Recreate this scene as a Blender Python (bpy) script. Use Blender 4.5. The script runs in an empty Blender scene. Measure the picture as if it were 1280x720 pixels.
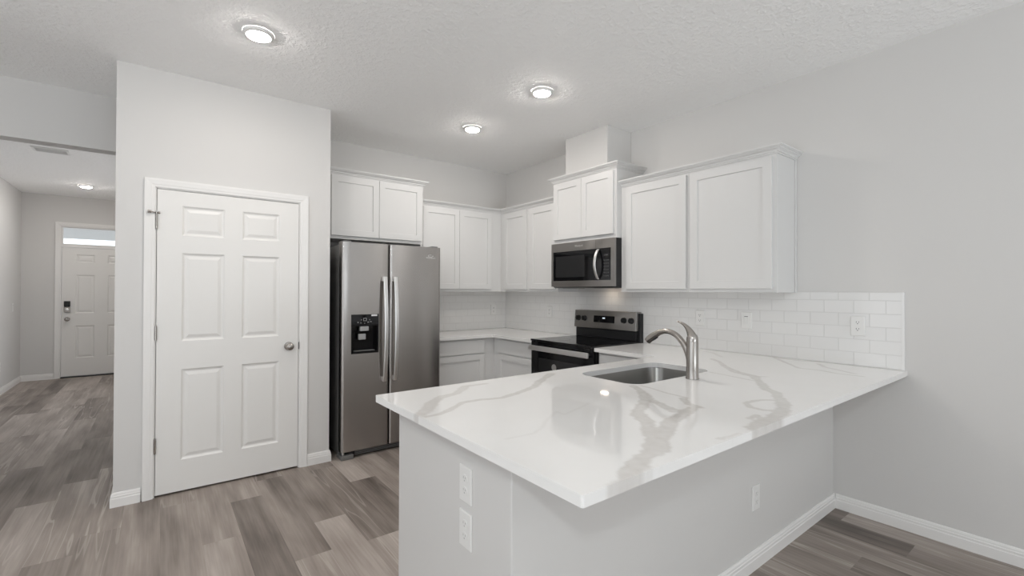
import bpy, bmesh, math, random
from mathutils import Vector, Matrix, noise
from mathutils.geometry import delaunay_2d_cdt
random.seed(7)
sc = bpy.context.scene
COL = sc.collection
PI = math.pi

# ------------------------------------------------------------------ camera, world, exposure
cam_data = bpy.data.cameras.new('camera')
cam = bpy.data.objects.new('camera', cam_data)
COL.objects.link(cam)
_R = Vector((0.79357591, -0.60846448, 0.00287252))
_U = Vector((-0.00659378, -0.003879, 0.99997074))
_F = Vector((0.60843553, 0.79357163, 0.00709036))
cam.matrix_world = Matrix(((_R.x, _U.x, -_F.x, -3.42103756),
                           (_R.y, _U.y, -_F.y, -4.58946219),
                           (_R.z, _U.z, -_F.z, 1.36762742),
                           (0, 0, 0, 1)))
cam_data.sensor_width = 36.0
cam_data.lens = 574.2643 * 36.0 / 1280.0
cam_data.clip_start = 0.05
sc.camera = cam
sc.view_settings.view_transform = 'Standard'
sc.view_settings.look = 'None'
sc.view_settings.gamma = 1.0
sc.view_settings.use_curve_mapping = False
sc.view_settings.exposure = 0.16
sc.cycles.max_bounces = 14
sc.cycles.diffuse_bounces = 8
sc.cycles.glossy_bounces = 5
sc.cycles.sample_clamp_indirect = 6.0
sc.cycles.caustics_reflective = False
sc.cycles.caustics_refractive = False

world = bpy.data.worlds.new('daylight')
sc.world = world
world.use_nodes = True
world.node_tree.nodes['Background'].inputs[0].default_value = (0.89, 0.945, 1.0, 1)
world.node_tree.nodes['Background'].inputs[1].default_value = 1.55

def area_lamp(name, loc, rot, sx, sy, power, color):
    l = bpy.data.lights.new(name, 'AREA')
    l.shape = 'RECTANGLE'; l.size = sx; l.size_y = sy
    l.energy = power; l.color = color
    o = bpy.data.objects.new(name, l)
    o.location = loc; o.rotation_euler = rot
    COL.objects.link(o)
    return o

# sliding door daylight turned up at the ceiling; side and hall fill lamps added
area_lamp('sliding_door_daylight', (-1.95, -10.1, 0.05), (PI - 0.25, 0, 0), 4.6, 2.6, 270.0, (0.88, 0.95, 1.0))
area_lamp('added_side_fill', (-7.7, -4.4, 0.1), (0, PI + 0.25, 0), 2.4, 5.0, 90.0, (0.92, 0.96, 1.0))  # fill lamp added outside the left wall to balance the room
area_lamp('added_hall_fill', (-2.3, 2.6, 0.1), (0, PI - 0.35, 0), 1.6, 2.6, 38.0, (0.95, 0.97, 1.0))  # lamp added to brighten the hall; no front room is modelled
LENS_STRENGTH = 212.0
LENS_COLOR = (1.0, 0.942, 0.885, 1)

# ------------------------------------------------------------------ materials
def mat(name, color=(0.8, 0.8, 0.8), rough=0.5, metal=0.0, spec=0.5):
    m = bpy.data.materials.new(name); m.use_nodes = True
    b = m.node_tree.nodes['Principled BSDF']
    b.inputs['Base Color'].default_value = (*color, 1)
    b.inputs['Roughness'].default_value = rough
    b.inputs['Metallic'].default_value = metal
    b.inputs['Specular IOR Level'].default_value = spec
    return m

def N(m, t, **kw):
    n = m.node_tree.nodes.new(t)
    for k, v in kw.items():
        setattr(n, k, v)
    return n

def L(m, a, b):
    m.node_tree.links.new(a, b)

def bsdf(m):
    return m.node_tree.nodes['Principled BSDF']

def bumpy(m, scale, strength, dist=0.002, detail=3.0, rough_noise=0.5, low=None, high=None):
    tc = N(m, 'ShaderNodeTexCoord')
    nz = N(m, 'ShaderNodeTexNoise')
    nz.inputs['Scale'].default_value = scale
    nz.inputs['Detail'].default_value = detail
    nz.inputs['Roughness'].default_value = rough_noise
    L(m, tc.outputs['Object'], nz.inputs['Vector'])
    src = nz.outputs['Fac']
    if low is not None:
        mr = N(m, 'ShaderNodeMapRange'); mr.interpolation_type = 'SMOOTHSTEP'
        mr.inputs['From Min'].default_value = low; mr.inputs['From Max'].default_value = high
        L(m, src, mr.inputs['Value']); src = mr.outputs['Result']
    bp = N(m, 'ShaderNodeBump')
    bp.inputs['Strength'].default_value = strength
    bp.inputs['Distance'].default_value = dist
    L(m, src, bp.inputs['Height'])
    L(m, bp.outputs['Normal'], bsdf(m).inputs['Normal'])
    return m

M = {}
M['wall'] = bumpy(mat('wall_paint', (0.655, 0.645, 0.632), 0.6, 0, 0.3), 160, 0.08, 0.002)
M['ceiling'] = bumpy(mat('ceiling_paint', (0.93, 0.928, 0.922), 0.75, 0, 0.2), 38, 0.42, 0.007, 4.0, 0.55, 0.40, 0.70)
M['cabinet'] = mat('white_cabinet_paint', (0.685, 0.682, 0.674), 0.32, 0, 0.4)
M['trim'] = mat('white_trim_paint', (0.80, 0.79, 0.775), 0.35, 0, 0.4)
M['door'] = bumpy(mat('white_door_paint', (0.78, 0.77, 0.75), 0.38, 0, 0.4), 300, 0.04, 0.001)
M['black'] = mat('black_gloss', (0.006, 0.006, 0.007), 0.08, 0, 0.5)
M['black_matte'] = mat('black_enamel', (0.012, 0.012, 0.013), 0.35, 0, 0.4)
M['glass_black'] = mat('black_glass', (0.004, 0.004, 0.005), 0.04, 0, 0.35)
M['screen'] = mat('smoked_window', (0.022, 0.022, 0.023), 0.12, 0, 0.5)
M['dark_steel'] = mat('grey_painted_steel', (0.17, 0.17, 0.168), 0.4, 0.2, 0.5)
M['nickel'] = mat('satin_nickel', (0.41, 0.385, 0.36), 0.27, 1.0)
M['sink_steel'] = mat('sink_steel', (0.24, 0.235, 0.225), 0.30, 1.0)
M['plastic'] = mat('white_plastic', (0.78, 0.775, 0.76), 0.35, 0, 0.5)
M['slot'] = mat('dark_slot', (0.03, 0.03, 0.03), 0.6)
M['slot_pale'] = mat('pale_slot', (0.45, 0.445, 0.435), 0.5)
M['grey_mark'] = mat('grey_print', (0.35, 0.35, 0.35), 0.4)
M['faint_mark'] = mat('faint_print', (0.07, 0.07, 0.072), 0.4)
M['white_mark'] = mat('white_print', (0.75, 0.75, 0.76), 0.4)
M['paddle'] = mat('grey_paddle', (0.42, 0.42, 0.42), 0.3, 0.5)
M['vent_white'] = mat('white_vent_metal', (0.8, 0.8, 0.79), 0.4)
M['rubber'] = mat('dark_rubber', (0.03, 0.03, 0.03), 0.7)
M['badge'] = mat('grey_sticker', (0.30, 0.29, 0.28), 0.35)

def steel(name, color, rough, axis='Z', streak=(600, 600, 3)):
    m = mat(name, color, rough, 1.0)
    b = bsdf(m)
    b.inputs['Anisotropic'].default_value = 0.85
    b.inputs['Anisotropic Rotation'].default_value = 0.25
    tg = N(m, 'ShaderNodeTangent'); tg.direction_type = 'RADIAL'; tg.axis = axis
    L(m, tg.outputs['Tangent'], b.inputs['Tangent'])
    tc = N(m, 'ShaderNodeTexCoord'); mp = N(m, 'ShaderNodeMapping')
    mp.inputs['Scale'].default_value = streak
    nz = N(m, 'ShaderNodeTexNoise'); nz.inputs['Scale'].default_value = 1.0; nz.inputs['Detail'].default_value = 2
    L(m, tc.outputs['Object'], mp.inputs['Vector']); L(m, mp.outputs['Vector'], nz.inputs['Vector'])
    mr = N(m, 'ShaderNodeMapRange')
    mr.inputs['To Min'].default_value = rough - 0.012; mr.inputs['To Max'].default_value = rough + 0.015
    L(m, nz.outputs['Fac'], mr.inputs['Value']); L(m, mr.outputs['Result'], b.inputs['Roughness'])
    return m

M['steel'] = steel('brushed_stainless', (0.45, 0.43, 0.415), 0.26)
M['steel_h'] = steel('brushed_stainless_flat', (0.36, 0.345, 0.33), 0.30, 'X', (600, 3, 600))
M['steel_bright'] = mat('bright_handle_steel', (0.80, 0.79, 0.78), 0.34, 1.0)

def emitter(name, color, strength):
    m = bpy.data.materials.new(name); m.use_nodes = True
    nt = m.node_tree; nt.nodes.clear()
    e = nt.nodes.new('ShaderNodeEmission'); o = nt.nodes.new('ShaderNodeOutputMaterial')
    e.inputs[0].default_value = color; e.inputs[1].default_value = strength
    nt.links.new(e.outputs[0], o.inputs[0])
    return m
M['lens'] = emitter('lit_lens', LENS_COLOR, LENS_STRENGTH)
M['hood_lamp'] = emitter('warm_hood_lamp', (1.0, 0.82, 0.64, 1), 17.0)
M['dome'] = emitter('lit_dome_glass', (0.90, 0.97, 1.0, 1), 145.0)
M['digits'] = emitter('lit_display', (0.8, 0.9, 1.0, 1), 0.9)

def clear_glass():
    m = bpy.data.materials.new('clear_glass'); m.use_nodes = True
    nt = m.node_tree; nt.nodes.clear()
    t = nt.nodes.new('ShaderNodeBsdfTransparent'); g = nt.nodes.new('ShaderNodeBsdfGlossy')
    g.inputs['Roughness'].default_value = 0.02
    x = nt.nodes.new('ShaderNodeMixShader'); x.inputs[0].default_value = 0.07
    o = nt.nodes.new('ShaderNodeOutputMaterial')
    nt.links.new(t.outputs[0], x.inputs[1]); nt.links.new(g.outputs[0], x.inputs[2]); nt.links.new(x.outputs[0], o.inputs[0])
    return m
M['glass'] = clear_glass()

def tile_material(name, along):
    """white 3x6 subway tile laid in running bond; along = 'X' or 'Y' (the horizontal run)"""
    m = mat(name, (0.8, 0.8, 0.79), 0.12, 0, 0.5)
    tc = N(m, 'ShaderNodeTexCoord'); sp = N(m, 'ShaderNodeSeparateXYZ'); cb = N(m, 'ShaderNodeCombineXYZ')
    L(m, tc.outputs['Object'], sp.inputs[0])
    ma = N(m, 'ShaderNodeMath'); ma.operation = 'MULTIPLY_ADD'
    ma.inputs[1].default_value = -1.0 if along == 'Y' else 1.0
    ma.inputs[2].default_value = -3.698 + 6.4 if along == 'Y' else 6.4
    L(m, sp.outputs[along], ma.inputs[0]); L(m, ma.outputs[0], cb.inputs[0])
    mz = N(m, 'ShaderNodeMath'); mz.operation = 'SUBTRACT'; mz.inputs[1].default_value = 0.9185
    L(m, sp.outputs['Z'], mz.inputs[0]); L(m, mz.outputs[0], cb.inputs[1])
    br = N(m, 'ShaderNodeTexBrick')
    br.offset = 0.5; br.offset_frequency = 2
    br.inputs['Scale'].default_value = 1.0
    br.inputs['Brick Width'].default_value = 0.160
    br.inputs['Row Height'].default_value = 0.0798
    br.inputs['Mortar Size'].default_value = 0.0018
    br.inputs['Mortar Smooth'].default_value = 0.25
    br.inputs['Color1'].default_value = (0.79, 0.785, 0.775, 1)
    br.inputs['Color2'].default_value = (0.77, 0.765, 0.755, 1)
    br.inputs['Mortar'].default_value = (0.655, 0.65, 0.64, 1)
    L(m, cb.outputs[0], br.inputs['Vector'])
    L(m, br.outputs['Color'], bsdf(m).inputs['Base Color'])
    inv = N(m, 'ShaderNodeMath'); inv.operation = 'SUBTRACT'; inv.inputs[0].default_value = 1.0
    L(m, br.outputs['Fac'], inv.inputs[1])
    bp = N(m, 'ShaderNodeBump'); bp.inputs['Strength'].default_value = 0.6; bp.inputs['Distance'].default_value = 0.0018
    L(m, inv.outputs[0], bp.inputs['Height']); L(m, bp.outputs['Normal'], bsdf(m).inputs['Normal'])
    mr = N(m, 'ShaderNodeMapRange'); mr.inputs['To Min'].default_value = 0.14; mr.inputs['To Max'].default_value = 0.7
    L(m, br.outputs['Fac'], mr.inputs['Value']); L(m, mr.outputs['Result'], bsdf(m).inputs['Roughness'])
    return m
M['tile_y'] = tile_material('subway_tile_side', 'Y')
M['tile_x'] = tile_material('subway_tile_back', 'X')

def quartz_material():
    m = mat('white_quartz', (0.8, 0.8, 0.8), 0.045, 0, 0.5)
    at = N(m, 'ShaderNodeAttribute'); at.attribute_name = 'vein'
    tc = N(m, 'ShaderNodeTexCoord')
    nz = N(m, 'ShaderNodeTexNoise'); nz.inputs['Scale'].default_value = 5.0; nz.inputs['Detail'].default_value = 6
    L(m, tc.outputs['Object'], nz.inputs['Vector'])
    base = N(m, 'ShaderNodeMix'); base.data_type = 'RGBA'
    base.inputs[6].default_value = (0.80, 0.79, 0.775, 1); base.inputs[7].default_value = (0.845, 0.84, 0.83, 1)
    L(m, nz.outputs['Fac'], base.inputs[0])
    vn = N(m, 'ShaderNodeMix'); vn.data_type = 'RGBA'
    vn.inputs[7].default_value = (0.585, 0.56, 0.535, 1)
    L(m, base.outputs[2], vn.inputs[6]); L(m, at.outputs['Fac'], vn.inputs[0])
    L(m, vn.outputs[2], bsdf(m).inputs['Base Color'])
    return m
M['quartz'] = quartz_material()

def floor_material():
    m = mat('grey_vinyl_planks', (0.3, 0.3, 0.3), 0.42, 0, 0.4)
    at = N(m, 'ShaderNodeAttribute'); at.attribute_name = 'plank'      # r tone, g and b random
    sp = N(m, 'ShaderNodeSeparateColor'); L(m, at.outputs['Color'], sp.inputs[0])
    uv = N(m, 'ShaderNodeUVMap'); uv.uv_map = 'plank_metres'
    su = N(m, 'ShaderNodeSeparateXYZ'); L(m, uv.outputs[0], su.inputs[0])
    def vec(sx, sy, off):
        a = N(m, 'ShaderNodeMath'); a.operation = 'MULTIPLY'; a.inputs[1].default_value = sx
        b = N(m, 'ShaderNodeMath'); b.operation = 'MULTIPLY'; b.inputs[1].default_value = sy
        c = N(m, 'ShaderNodeMath'); c.operation = 'MULTIPLY'; c.inputs[1].default_value = off
        L(m, su.outputs[0], a.inputs[0]); L(m, su.outputs[1], b.inputs[0]); L(m, sp.outputs[1], c.inputs[0])
        o = N(m, 'ShaderNodeCombineXYZ')
        L(m, a.outputs[0], o.inputs[0]); L(m, b.outputs[0], o.inputs[1]); L(m, c.outputs[0], o.inputs[2])
        return o.outputs[0]
    cloud = N(m, 'ShaderNodeTexNoise'); cloud.inputs['Scale'].default_value = 1.0; cloud.inputs['Detail'].default_value = 3
    L(m, vec(9, 1.3, 37), cloud.inputs['Vector'])
    fine = N(m, 'ShaderNodeTexNoise'); fine.inputs['Scale'].default_value = 1.0; fine.inputs['Detail'].default_value = 4
    L(m, vec(95, 2.6, 53), fine.inputs['Vector'])
    # contour lines of a stretched noise give the cathedral grain
    cath = N(m, 'ShaderNodeTexNoise'); cath.inputs['Scale'].default_value = 1.0; cath.inputs['Detail'].default_value = 2.5
    L(m, vec(9.0, 0.42, 91), cath.inputs['Vector'])
    k = N(m, 'ShaderNodeMath'); k.operation = 'MULTIPLY'; k.inputs[1].default_value = 42
    L(m, cath.outputs['Fac'], k.inputs[0])
    s = N(m, 'ShaderNodeMath'); s.operation = 'SINE'; L(m, k.outputs[0], s.inputs[0])
    line = N(m, 'ShaderNodeMapRange'); line.interpolation_type = 'SMOOTHSTEP'
    line.inputs['From Min'].default_value = 0.90; line.inputs['From Max'].default_value = 1.0
    L(m, s.outputs[0], line.inputs['Value'])
    tone = N(m, 'ShaderNodeMath'); tone.operation = 'MULTIPLY_ADD'; tone.inputs[1].default_value = 1.05; tone.inputs[2].default_value = -0.54
    L(m, cloud.outputs['Fac'], tone.inputs[0])
    t2 = N(m, 'ShaderNodeMath'); t2.operation = 'ADD'; L(m, tone.outputs[0], t2.inputs[0]); L(m, sp.outputs[0], t2.inputs[1])
    t3 = N(m, 'ShaderNodeMath'); t3.operation = 'MULTIPLY_ADD'; t3.inputs[1].default_value = 0.34
    L(m, fine.outputs['Fac'], t3.inputs[0]); L(m, t2.outputs[0], t3.inputs[2])
    t4 = N(m, 'ShaderNodeMath'); t4.operation = 'SUBTRACT'; t4.inputs[1].default_value = 0.19; L(m, t3.outputs[0], t4.inputs[0])
    rp = N(m, 'ShaderNodeValToRGB')
    e = rp.color_ramp.elements
    e[0].position = 0.0; e[0].color = (0.085, 0.067, 0.056, 1)
    e[1].position = 1.0; e[1].color = (0.56, 0.50, 0.458, 1)
    x = rp.color_ramp.elements.new(0.5); x.color = (0.298, 0.254, 0.224, 1)
    L(m, t4.outputs[0], rp.inputs[0])
    ln = N(m, 'ShaderNodeMix'); ln.data_type = 'RGBA'; ln.blend_type = 'MIX'
    ln.inputs[7].default_value = (0.55, 0.50, 0.455, 1)
    lf = N(m, 'ShaderNodeMath'); lf.operation = 'MULTIPLY'
    L(m, line.outputs['Result'], lf.inputs[0]); L(m, sp.outputs[2], lf.inputs[1])
    L(m, lf.outputs[0], ln.inputs[0]); L(m, rp.outputs[0], ln.inputs[6])
    # micro bevel around each plank
    ue = N(m, 'ShaderNodeMath'); ue.operation = 'PINGPONG'; ue.inputs[1].default_value = 0.09; L(m, su.outputs[0], ue.inputs[0])
    gr = N(m, 'ShaderNodeMapRange'); gr.inputs['From Min'].default_value = 0.0; gr.inputs['From Max'].default_value = 0.0016
    L(m, ue.outputs[0], gr.inputs['Value'])
    bp = N(m, 'ShaderNodeBump'); bp.inputs['Strength'].default_value = 0.35; bp.inputs['Distance'].default_value = 0.001
    L(m, gr.outputs['Result'], bp.inputs['Height'])
    b2 = N(m, 'ShaderNodeBump'); b2.inputs['Strength'].default_value = 0.10; b2.inputs['Distance'].default_value = 0.0006
    L(m, fine.outputs['Fac'], b2.inputs['Height']); L(m, bp.outputs['Normal'], b2.inputs['Normal'])
    L(m, b2.outputs['Normal'], bsdf(m).inputs['Normal'])
    L(m, ln.outputs[2], bsdf(m).inputs['Base Color'])
    return m
M['floor'] = floor_material()

# ------------------------------------------------------------------ helpers
class Fr:
    """a frame: a runs along u, b along v, c out along n"""
    def __init__(s, o, u, v, n):
        s.o, s.u, s.v, s.n = Vector(o), Vector(u), Vector(v), Vector(n)
    def p(s, a, b, c):
        return s.o + s.u * a + s.v * b + s.n * c

WORLD = Fr((0, 0, 0), (1, 0, 0), (0, 1, 0), (0, 0, 1))
def back_frame(y):      # faces the camera room (-Y); a = X, b = Z
    return Fr((0, y, 0), (1, 0, 0), (0, 0, 1), (0, -1, 0))
def right_frame(x):     # faces -X; a = -Y, b = Z
    return Fr((x, 0, 0), (0, -1, 0), (0, 0, 1), (-1, 0, 0))

class MB:
    def __init__(s):
        s.bm = bmesh.new()
    def face(s, pts):
        return s.bm.faces.new([s.bm.verts.new(p) for p in pts])
    def box(s, x0, x1, y0, y1, z0, z1, fr=WORLD):
        v = [s.bm.verts.new(fr.p(x, y, z)) for x in (x0, x1) for y in (y0, y1) for z in (z0, z1)]
        for q in ((0, 1, 3, 2), (4, 6, 7, 5), (0, 4, 5, 1), (2, 3, 7, 6), (0, 2, 6, 4), (1, 5, 7, 3)):
            s.bm.faces.new([v[i] for i in q])
        return s
    def prism(s, poly, c0, c1, fr=WORLD):
        lo = [s.bm.verts.new(fr.p(a, b, c0)) for a, b in poly]
        hi = [s.bm.verts.new(fr.p(a, b, c1)) for a, b in poly]
        n = len(poly)
        s.bm.faces.new(lo); s.bm.faces.new(hi)
        for i in range(n):
            s.bm.faces.new((lo[i], lo[(i + 1) % n], hi[(i + 1) % n], hi[i]))
        return s
    def rings(s, a0, a1, b0, b1, levels, fr, back=True, cap=True):
        """nested rectangles: levels = (inset, depth) from the outside in"""
        prev = None; first = None
        for ins, c in levels:
            r = [s.bm.verts.new(fr.p(a, b, c)) for a, b in ((a0 + ins, b0 + ins), (a1 - ins, b0 + ins), (a1 - ins, b1 - ins), (a0 + ins, b1 - ins))]
            if prev:
                for i in range(4):
                    s.bm.faces.new((prev[i], prev[(i + 1) % 4], r[(i + 1) % 4], r[i]))
            else:
                first = r
            prev = r
        if cap: s.bm.faces.new(prev)
        if back: s.bm.faces.new(first)
        return s
    def tube(s, path, radii, seg=16, cap=True, flat=None):
        path = [Vector(p) for p in path]
        if not hasattr(radii, '__len__'): radii = [radii] * len(path)
        prev = None; ref = None; first = None
        for i, p in enumerate(path):
            t = (path[min(i + 1, len(path) - 1)] - path[max(i - 1, 0)]).normalized()
            if ref is None:
                ref = t.orthogonal().normalized() if flat is None else Vector(flat)
            x = (ref - t * ref.dot(t)).normalized(); y = t.cross(x)
            ref = x
            r = radii[i]
            rx, ry = r if hasattr(r, '__len__') else (r, r)
            ring = [s.bm.verts.new(p + x * (rx * math.cos(2 * PI * k / seg)) + y * (ry * math.sin(2 * PI * k / seg))) for k in range(seg)]
            if prev:
                for k in range(seg):
                    s.bm.faces.new((prev[k], prev[(k + 1) % seg], ring[(k + 1) % seg], ring[k]))
            else:
                first = ring
            prev = ring
        if cap:
            s.bm.faces.new(first); s.bm.faces.new(prev)
        return s
    def lathe(s, profile, fr, seg=32):
        """profile = (radius, height along n); closed where the radius is 0"""
        prev = None
        for r, c in profile:
            if r < 1e-6:
                ring = [s.bm.verts.new(fr.p(0, 0, c))]
            else:
                ring = [s.bm.verts.new(fr.p(r * math.cos(2 * PI * k / seg), r * math.sin(2 * PI * k / seg), c)) for k in range(seg)]
            if prev:
                for k in range(seg):
                    a = prev[k % len(prev)]; b = prev[(k + 1) % len(prev)]; c2 = ring[(k + 1) % len(ring)]; d = ring[k % len(ring)]
                    f = []
                    for v in (a, b, c2, d):
                        if v not in f: f.append(v)
                    if len(f) > 2: s.bm.faces.new(f)
            prev = ring
        return s
    def sweep(s, path, nrm, profile, flip=False):
        """mitred sweep: profile = (sideways, along nrm), sideways = nrm x tangent"""
        path = [Vector(p) for p in path]; nrm = Vector(nrm)
        sd = []
        for i in range(len(path) - 1):
            d = nrm.cross((path[i + 1] - path[i]).normalized())
            sd.append(-d if flip else d)
        prev = None; first = None
        for i, p in enumerate(path):
            if i == 0: m = sd[0]
            elif i == len(path) - 1: m = sd[-1]
            else: m = (sd[i - 1] + sd[i]) / (1 + sd[i - 1].dot(sd[i]))
            ring = [s.bm.verts.new(p + m * a + nrm * b) for a, b in profile]
            if prev:
                n = len(ring)
                for k in range(n):
                    s.bm.faces.new((prev[k], prev[(k + 1) % n], ring[(k + 1) % n], ring[k]))
            else:
                first = ring
            prev = ring
        s.bm.faces.new(first); s.bm.faces.new(prev)
        return s
    def build(s, name, m, parent=None, bevel=0.0, smooth=False, seg=2, merge=False):
        if merge: bmesh.ops.remove_doubles(s.bm, verts=s.bm.verts, dist=1e-5)
        bmesh.ops.recalc_face_normals(s.bm, faces=s.bm.faces)
        off = base_of(parent)
        if off.length > 0: bmesh.ops.translate(s.bm, vec=-off, verts=s.bm.verts)
        me = bpy.data.meshes.new(name); s.bm.to_mesh(me); s.bm.free()
        me.materials.append(m)
        o = bpy.data.objects.new(name, me); COL.objects.link(o)
        if parent: o.parent = parent
        if smooth:
            for p in me.polygons: p.use_smooth = True
            me.set_sharp_from_angle(angle=math.radians(40))
        if bevel:
            b = o.modifiers.new('edge', 'BEVEL'); b.width = bevel; b.segments = seg; b.limit_method = 'ANGLE'; b.angle_limit = math.radians(50)
            b.harden_normals = False
        return o

def base_of(o):
    v = Vector((0, 0, 0))
    while o is not None:
        v += o.location; o = o.parent
    return v

def tag(o, label=None, cat=None, group=None, kind=None):
    if label: o['label'] = label
    if cat: o['category'] = cat
    if group: o['group'] = group
    if kind: o['kind'] = kind
    return o

def thing(name, label, cat, loc=(0, 0, 0), group=None, kind=None):
    o = bpy.data.objects.new(name, None); COL.objects.link(o)
    o.location = loc; o.empty_display_size = 0.1
    return tag(o, label, cat, group, kind)

def struct(name, mb, m, label, cat, **kw):
    return tag(mb.build(name, m, **kw), label, cat, None, 'structure')

def copy_tree(o, parent=None):
    c = o.copy(); COL.objects.link(c)
    if parent: c.parent = parent
    for ch in list(o.children): copy_tree(ch, c)
    return c

def lettering(name, text, size, fr, m, parent, depth=0.0006):
    cu = bpy.data.curves.new(name, 'FONT'); cu.body = text; cu.size = size
    cu.extrude = depth; cu.align_x = 'CENTER'; cu.align_y = 'CENTER'; cu.resolution_u = 3
    cu.materials.append(m)
    tmp = bpy.data.objects.new(name, cu); COL.objects.link(tmp)
    me = bpy.data.meshes.new_from_object(tmp)
    bpy.data.objects.remove(tmp)
    me.name = name
    if not me.materials: me.materials.append(m)
    o = bpy.data.objects.new(name, me); COL.objects.link(o)
    o.parent = parent
    off = fr.o - base_of(parent)
    o.matrix_local = Matrix(((fr.u.x, fr.v.x, fr.n.x, off.x), (fr.u.y, fr.v.y, fr.n.y, off.y), (fr.u.z, fr.v.z, fr.n.z, off.z), (0, 0, 0, 1)))
    return o

# ------------------------------------------------------------------ the room
H = 2.827
XL = -6.2           # far left wall of the living area
YR = -8.6           # wall behind the camera
HX = -5.065         # left wall of the entry hall
HY = 5.29           # front door wall
PX0, PX1, PY = -3.647, -2.334, -0.758     # pantry closet
DX0, DX1, DTOP = -3.459, -2.547, 2.060    # rough opening of the pantry door

def make_floor():
    W = 0.18; LEN = 1.22; X0 = -2.87
    # joints read off the photograph: row -> (joint, tone on the near side, tone on the far side)
    seen = {0: (-2.077, 0.70, 0.40), -1: (-1.13, 0.26, 0.62), 1: (-1.728, 0.74, 0.42), 2: (-2.107, 0.72, 0.30),
            3: (-1.275, 0.28, 0.66), 4: (-1.9, 0.55, 0.52), -2: (-1.62, 0.58, 0.56), -3: (-0.96, 0.52, 0.5), -4: (-1.9, 0.40, 0.46),
            -5: (-1.11, 0.46, 0.50), -6: (-0.105, 0.52, 0.30), -7: (-0.41, 0.58, 0.36), -8: (0.466, 0.30, 0.62),
            -9: (0.39, 0.42, 0.5), 15: (-3.597, 0.58, 0.30), 14: (-3.939, 0.50, 0.20), 13: (-3.3, 0.46, 0.5), 12: (-3.8, 0.28, 0.5), 11: (-3.1, 0.40, 0.5)}
    bm = bmesh.new()
    uv = bm.loops.layers.uv.new('plank_metres')
    cl = bm.loops.layers.float_color.new('plank')
    rnd = random.Random(21)
    for k in range(-19, 16):
        xa = X0 + W * k; xb = xa + W
        xa = max(xa, XL); xb = min(xb, 0.0)
        if xb <= xa: continue
        if k in seen:
            j, near, far = seen[k]
        else:
            j, near, far = rnd.uniform(-1.2, 0), None, None
        y = j
        cuts = [j]
        while cuts[-1] < HY + 0.2: cuts.append(cuts[-1] + LEN)
        while cuts[0] > YR: cuts.insert(0, cuts[0] - LEN)
        for i in range(len(cuts) - 1):
            y0, y1 = max(cuts[i], YR), min(cuts[i + 1], HY + 0.15)
            if y1 <= y0: continue
            t = rnd.choice((0.30, 0.42, 0.5, 0.56, 0.62, 0.70))
            if near is not None:
                if abs(cuts[i + 1] - j) < 1e-6: t = near
                elif abs(cuts[i] - j) < 1e-6: t = far
            c = (t, rnd.random(), max(0.0, rnd.random() * 0.9 - 0.35), 1)
            f = bm.faces.new([bm.verts.new(p) for p in ((xa, y0, 0), (xb, y0, 0), (xb, y1, 0), (xa, y1, 0))])
            for l in f.loops:
                l[uv].uv = (l.vert.co.x - (X0 + W * k), l.vert.co.y - cuts[i]); l[cl] = c
    # the slab under the planks
    for z in (-0.12,):
        f = bm.faces.new([bm.verts.new(p) for p in ((XL, YR, z), (XL, HY + 0.15, z), (0, HY + 0.15, z), (0, YR, z))])
        for l in f.loops: l[cl] = (0.4, 0, 0, 1)
    me = bpy.data.meshes.new('floor'); bm.to_mesh(me); bm.free()
    me.materials.append(M['floor'])
    o = bpy.data.objects.new('floor', me); COL.objects.link(o)
    tag(o, 'grey brown wood-look plank floor of kitchen and entry hall', 'floor', None, 'structure')
make_floor()

b = MB(); b.box(XL - 0.12, 0.12, YR - 0.12, HY + 0.15, H, H + 0.12)
struct('ceiling', b, M['ceiling'], 'white knockdown textured ceiling over the whole room', 'ceiling')

b = MB()
b.box(XL, HX, 0, 0.13, 0, H); b.box(HX, PX0, 0, 0.13, 2.418, H); b.box(PX0, 0, 0, 0.13, 0, H)
struct('wall_back', b, M['wall'], 'pale grey back wall behind fridge with dropped header over hall opening', 'wall')
b = MB(); b.box(0, 0.12, YR, 0.13, 0, H)
struct('wall_right', b, M['wall'], 'long plain pale grey wall behind the range and peninsula end', 'wall')
b = MB()
b.box(XL - 0.12, XL, YR, -6.6, 0, H); b.box(XL - 0.12, XL, -2.0, 0.13, 0, H)
b.box(XL - 0.12, XL, -6.6, -2.0, 0, 0.35); b.box(XL - 0.12, XL, -6.6, -2.0, 2.45, H)
struct('wall_left', b, M['wall'], 'living room side wall with an added window opening, outside the picture', 'wall')
b = MB()
b.box(XL - 0.12, -3.5, YR - 0.12, YR, 0, H); b.box(-0.4, 0.12, YR - 0.12, YR, 0, H); b.box(-3.5, -0.4, YR - 0.12, YR, 2.2, H)
struct('wall_rear', b, M['wall'], 'wall behind the camera with a wide sliding door opening', 'wall')

# pantry closet: front wall with a door opening, two side walls
b = MB(); T = 0.115
b.box(PX0, DX0, PY, PY + T, 0, H); b.box(DX1, PX1, PY, PY + T, 0, H); b.box(DX0, DX1, PY, PY + T, DTOP, H)
b.box(PX0, PX0 + T, PY + T, 0, 0, H); b.box(PX1 - T, PX1, PY + T, 0, 0, H)
struct('wall_pantry', b, M['wall'], 'pale closet wall jutting out around the white six-panel pantry door', 'wall')

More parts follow.
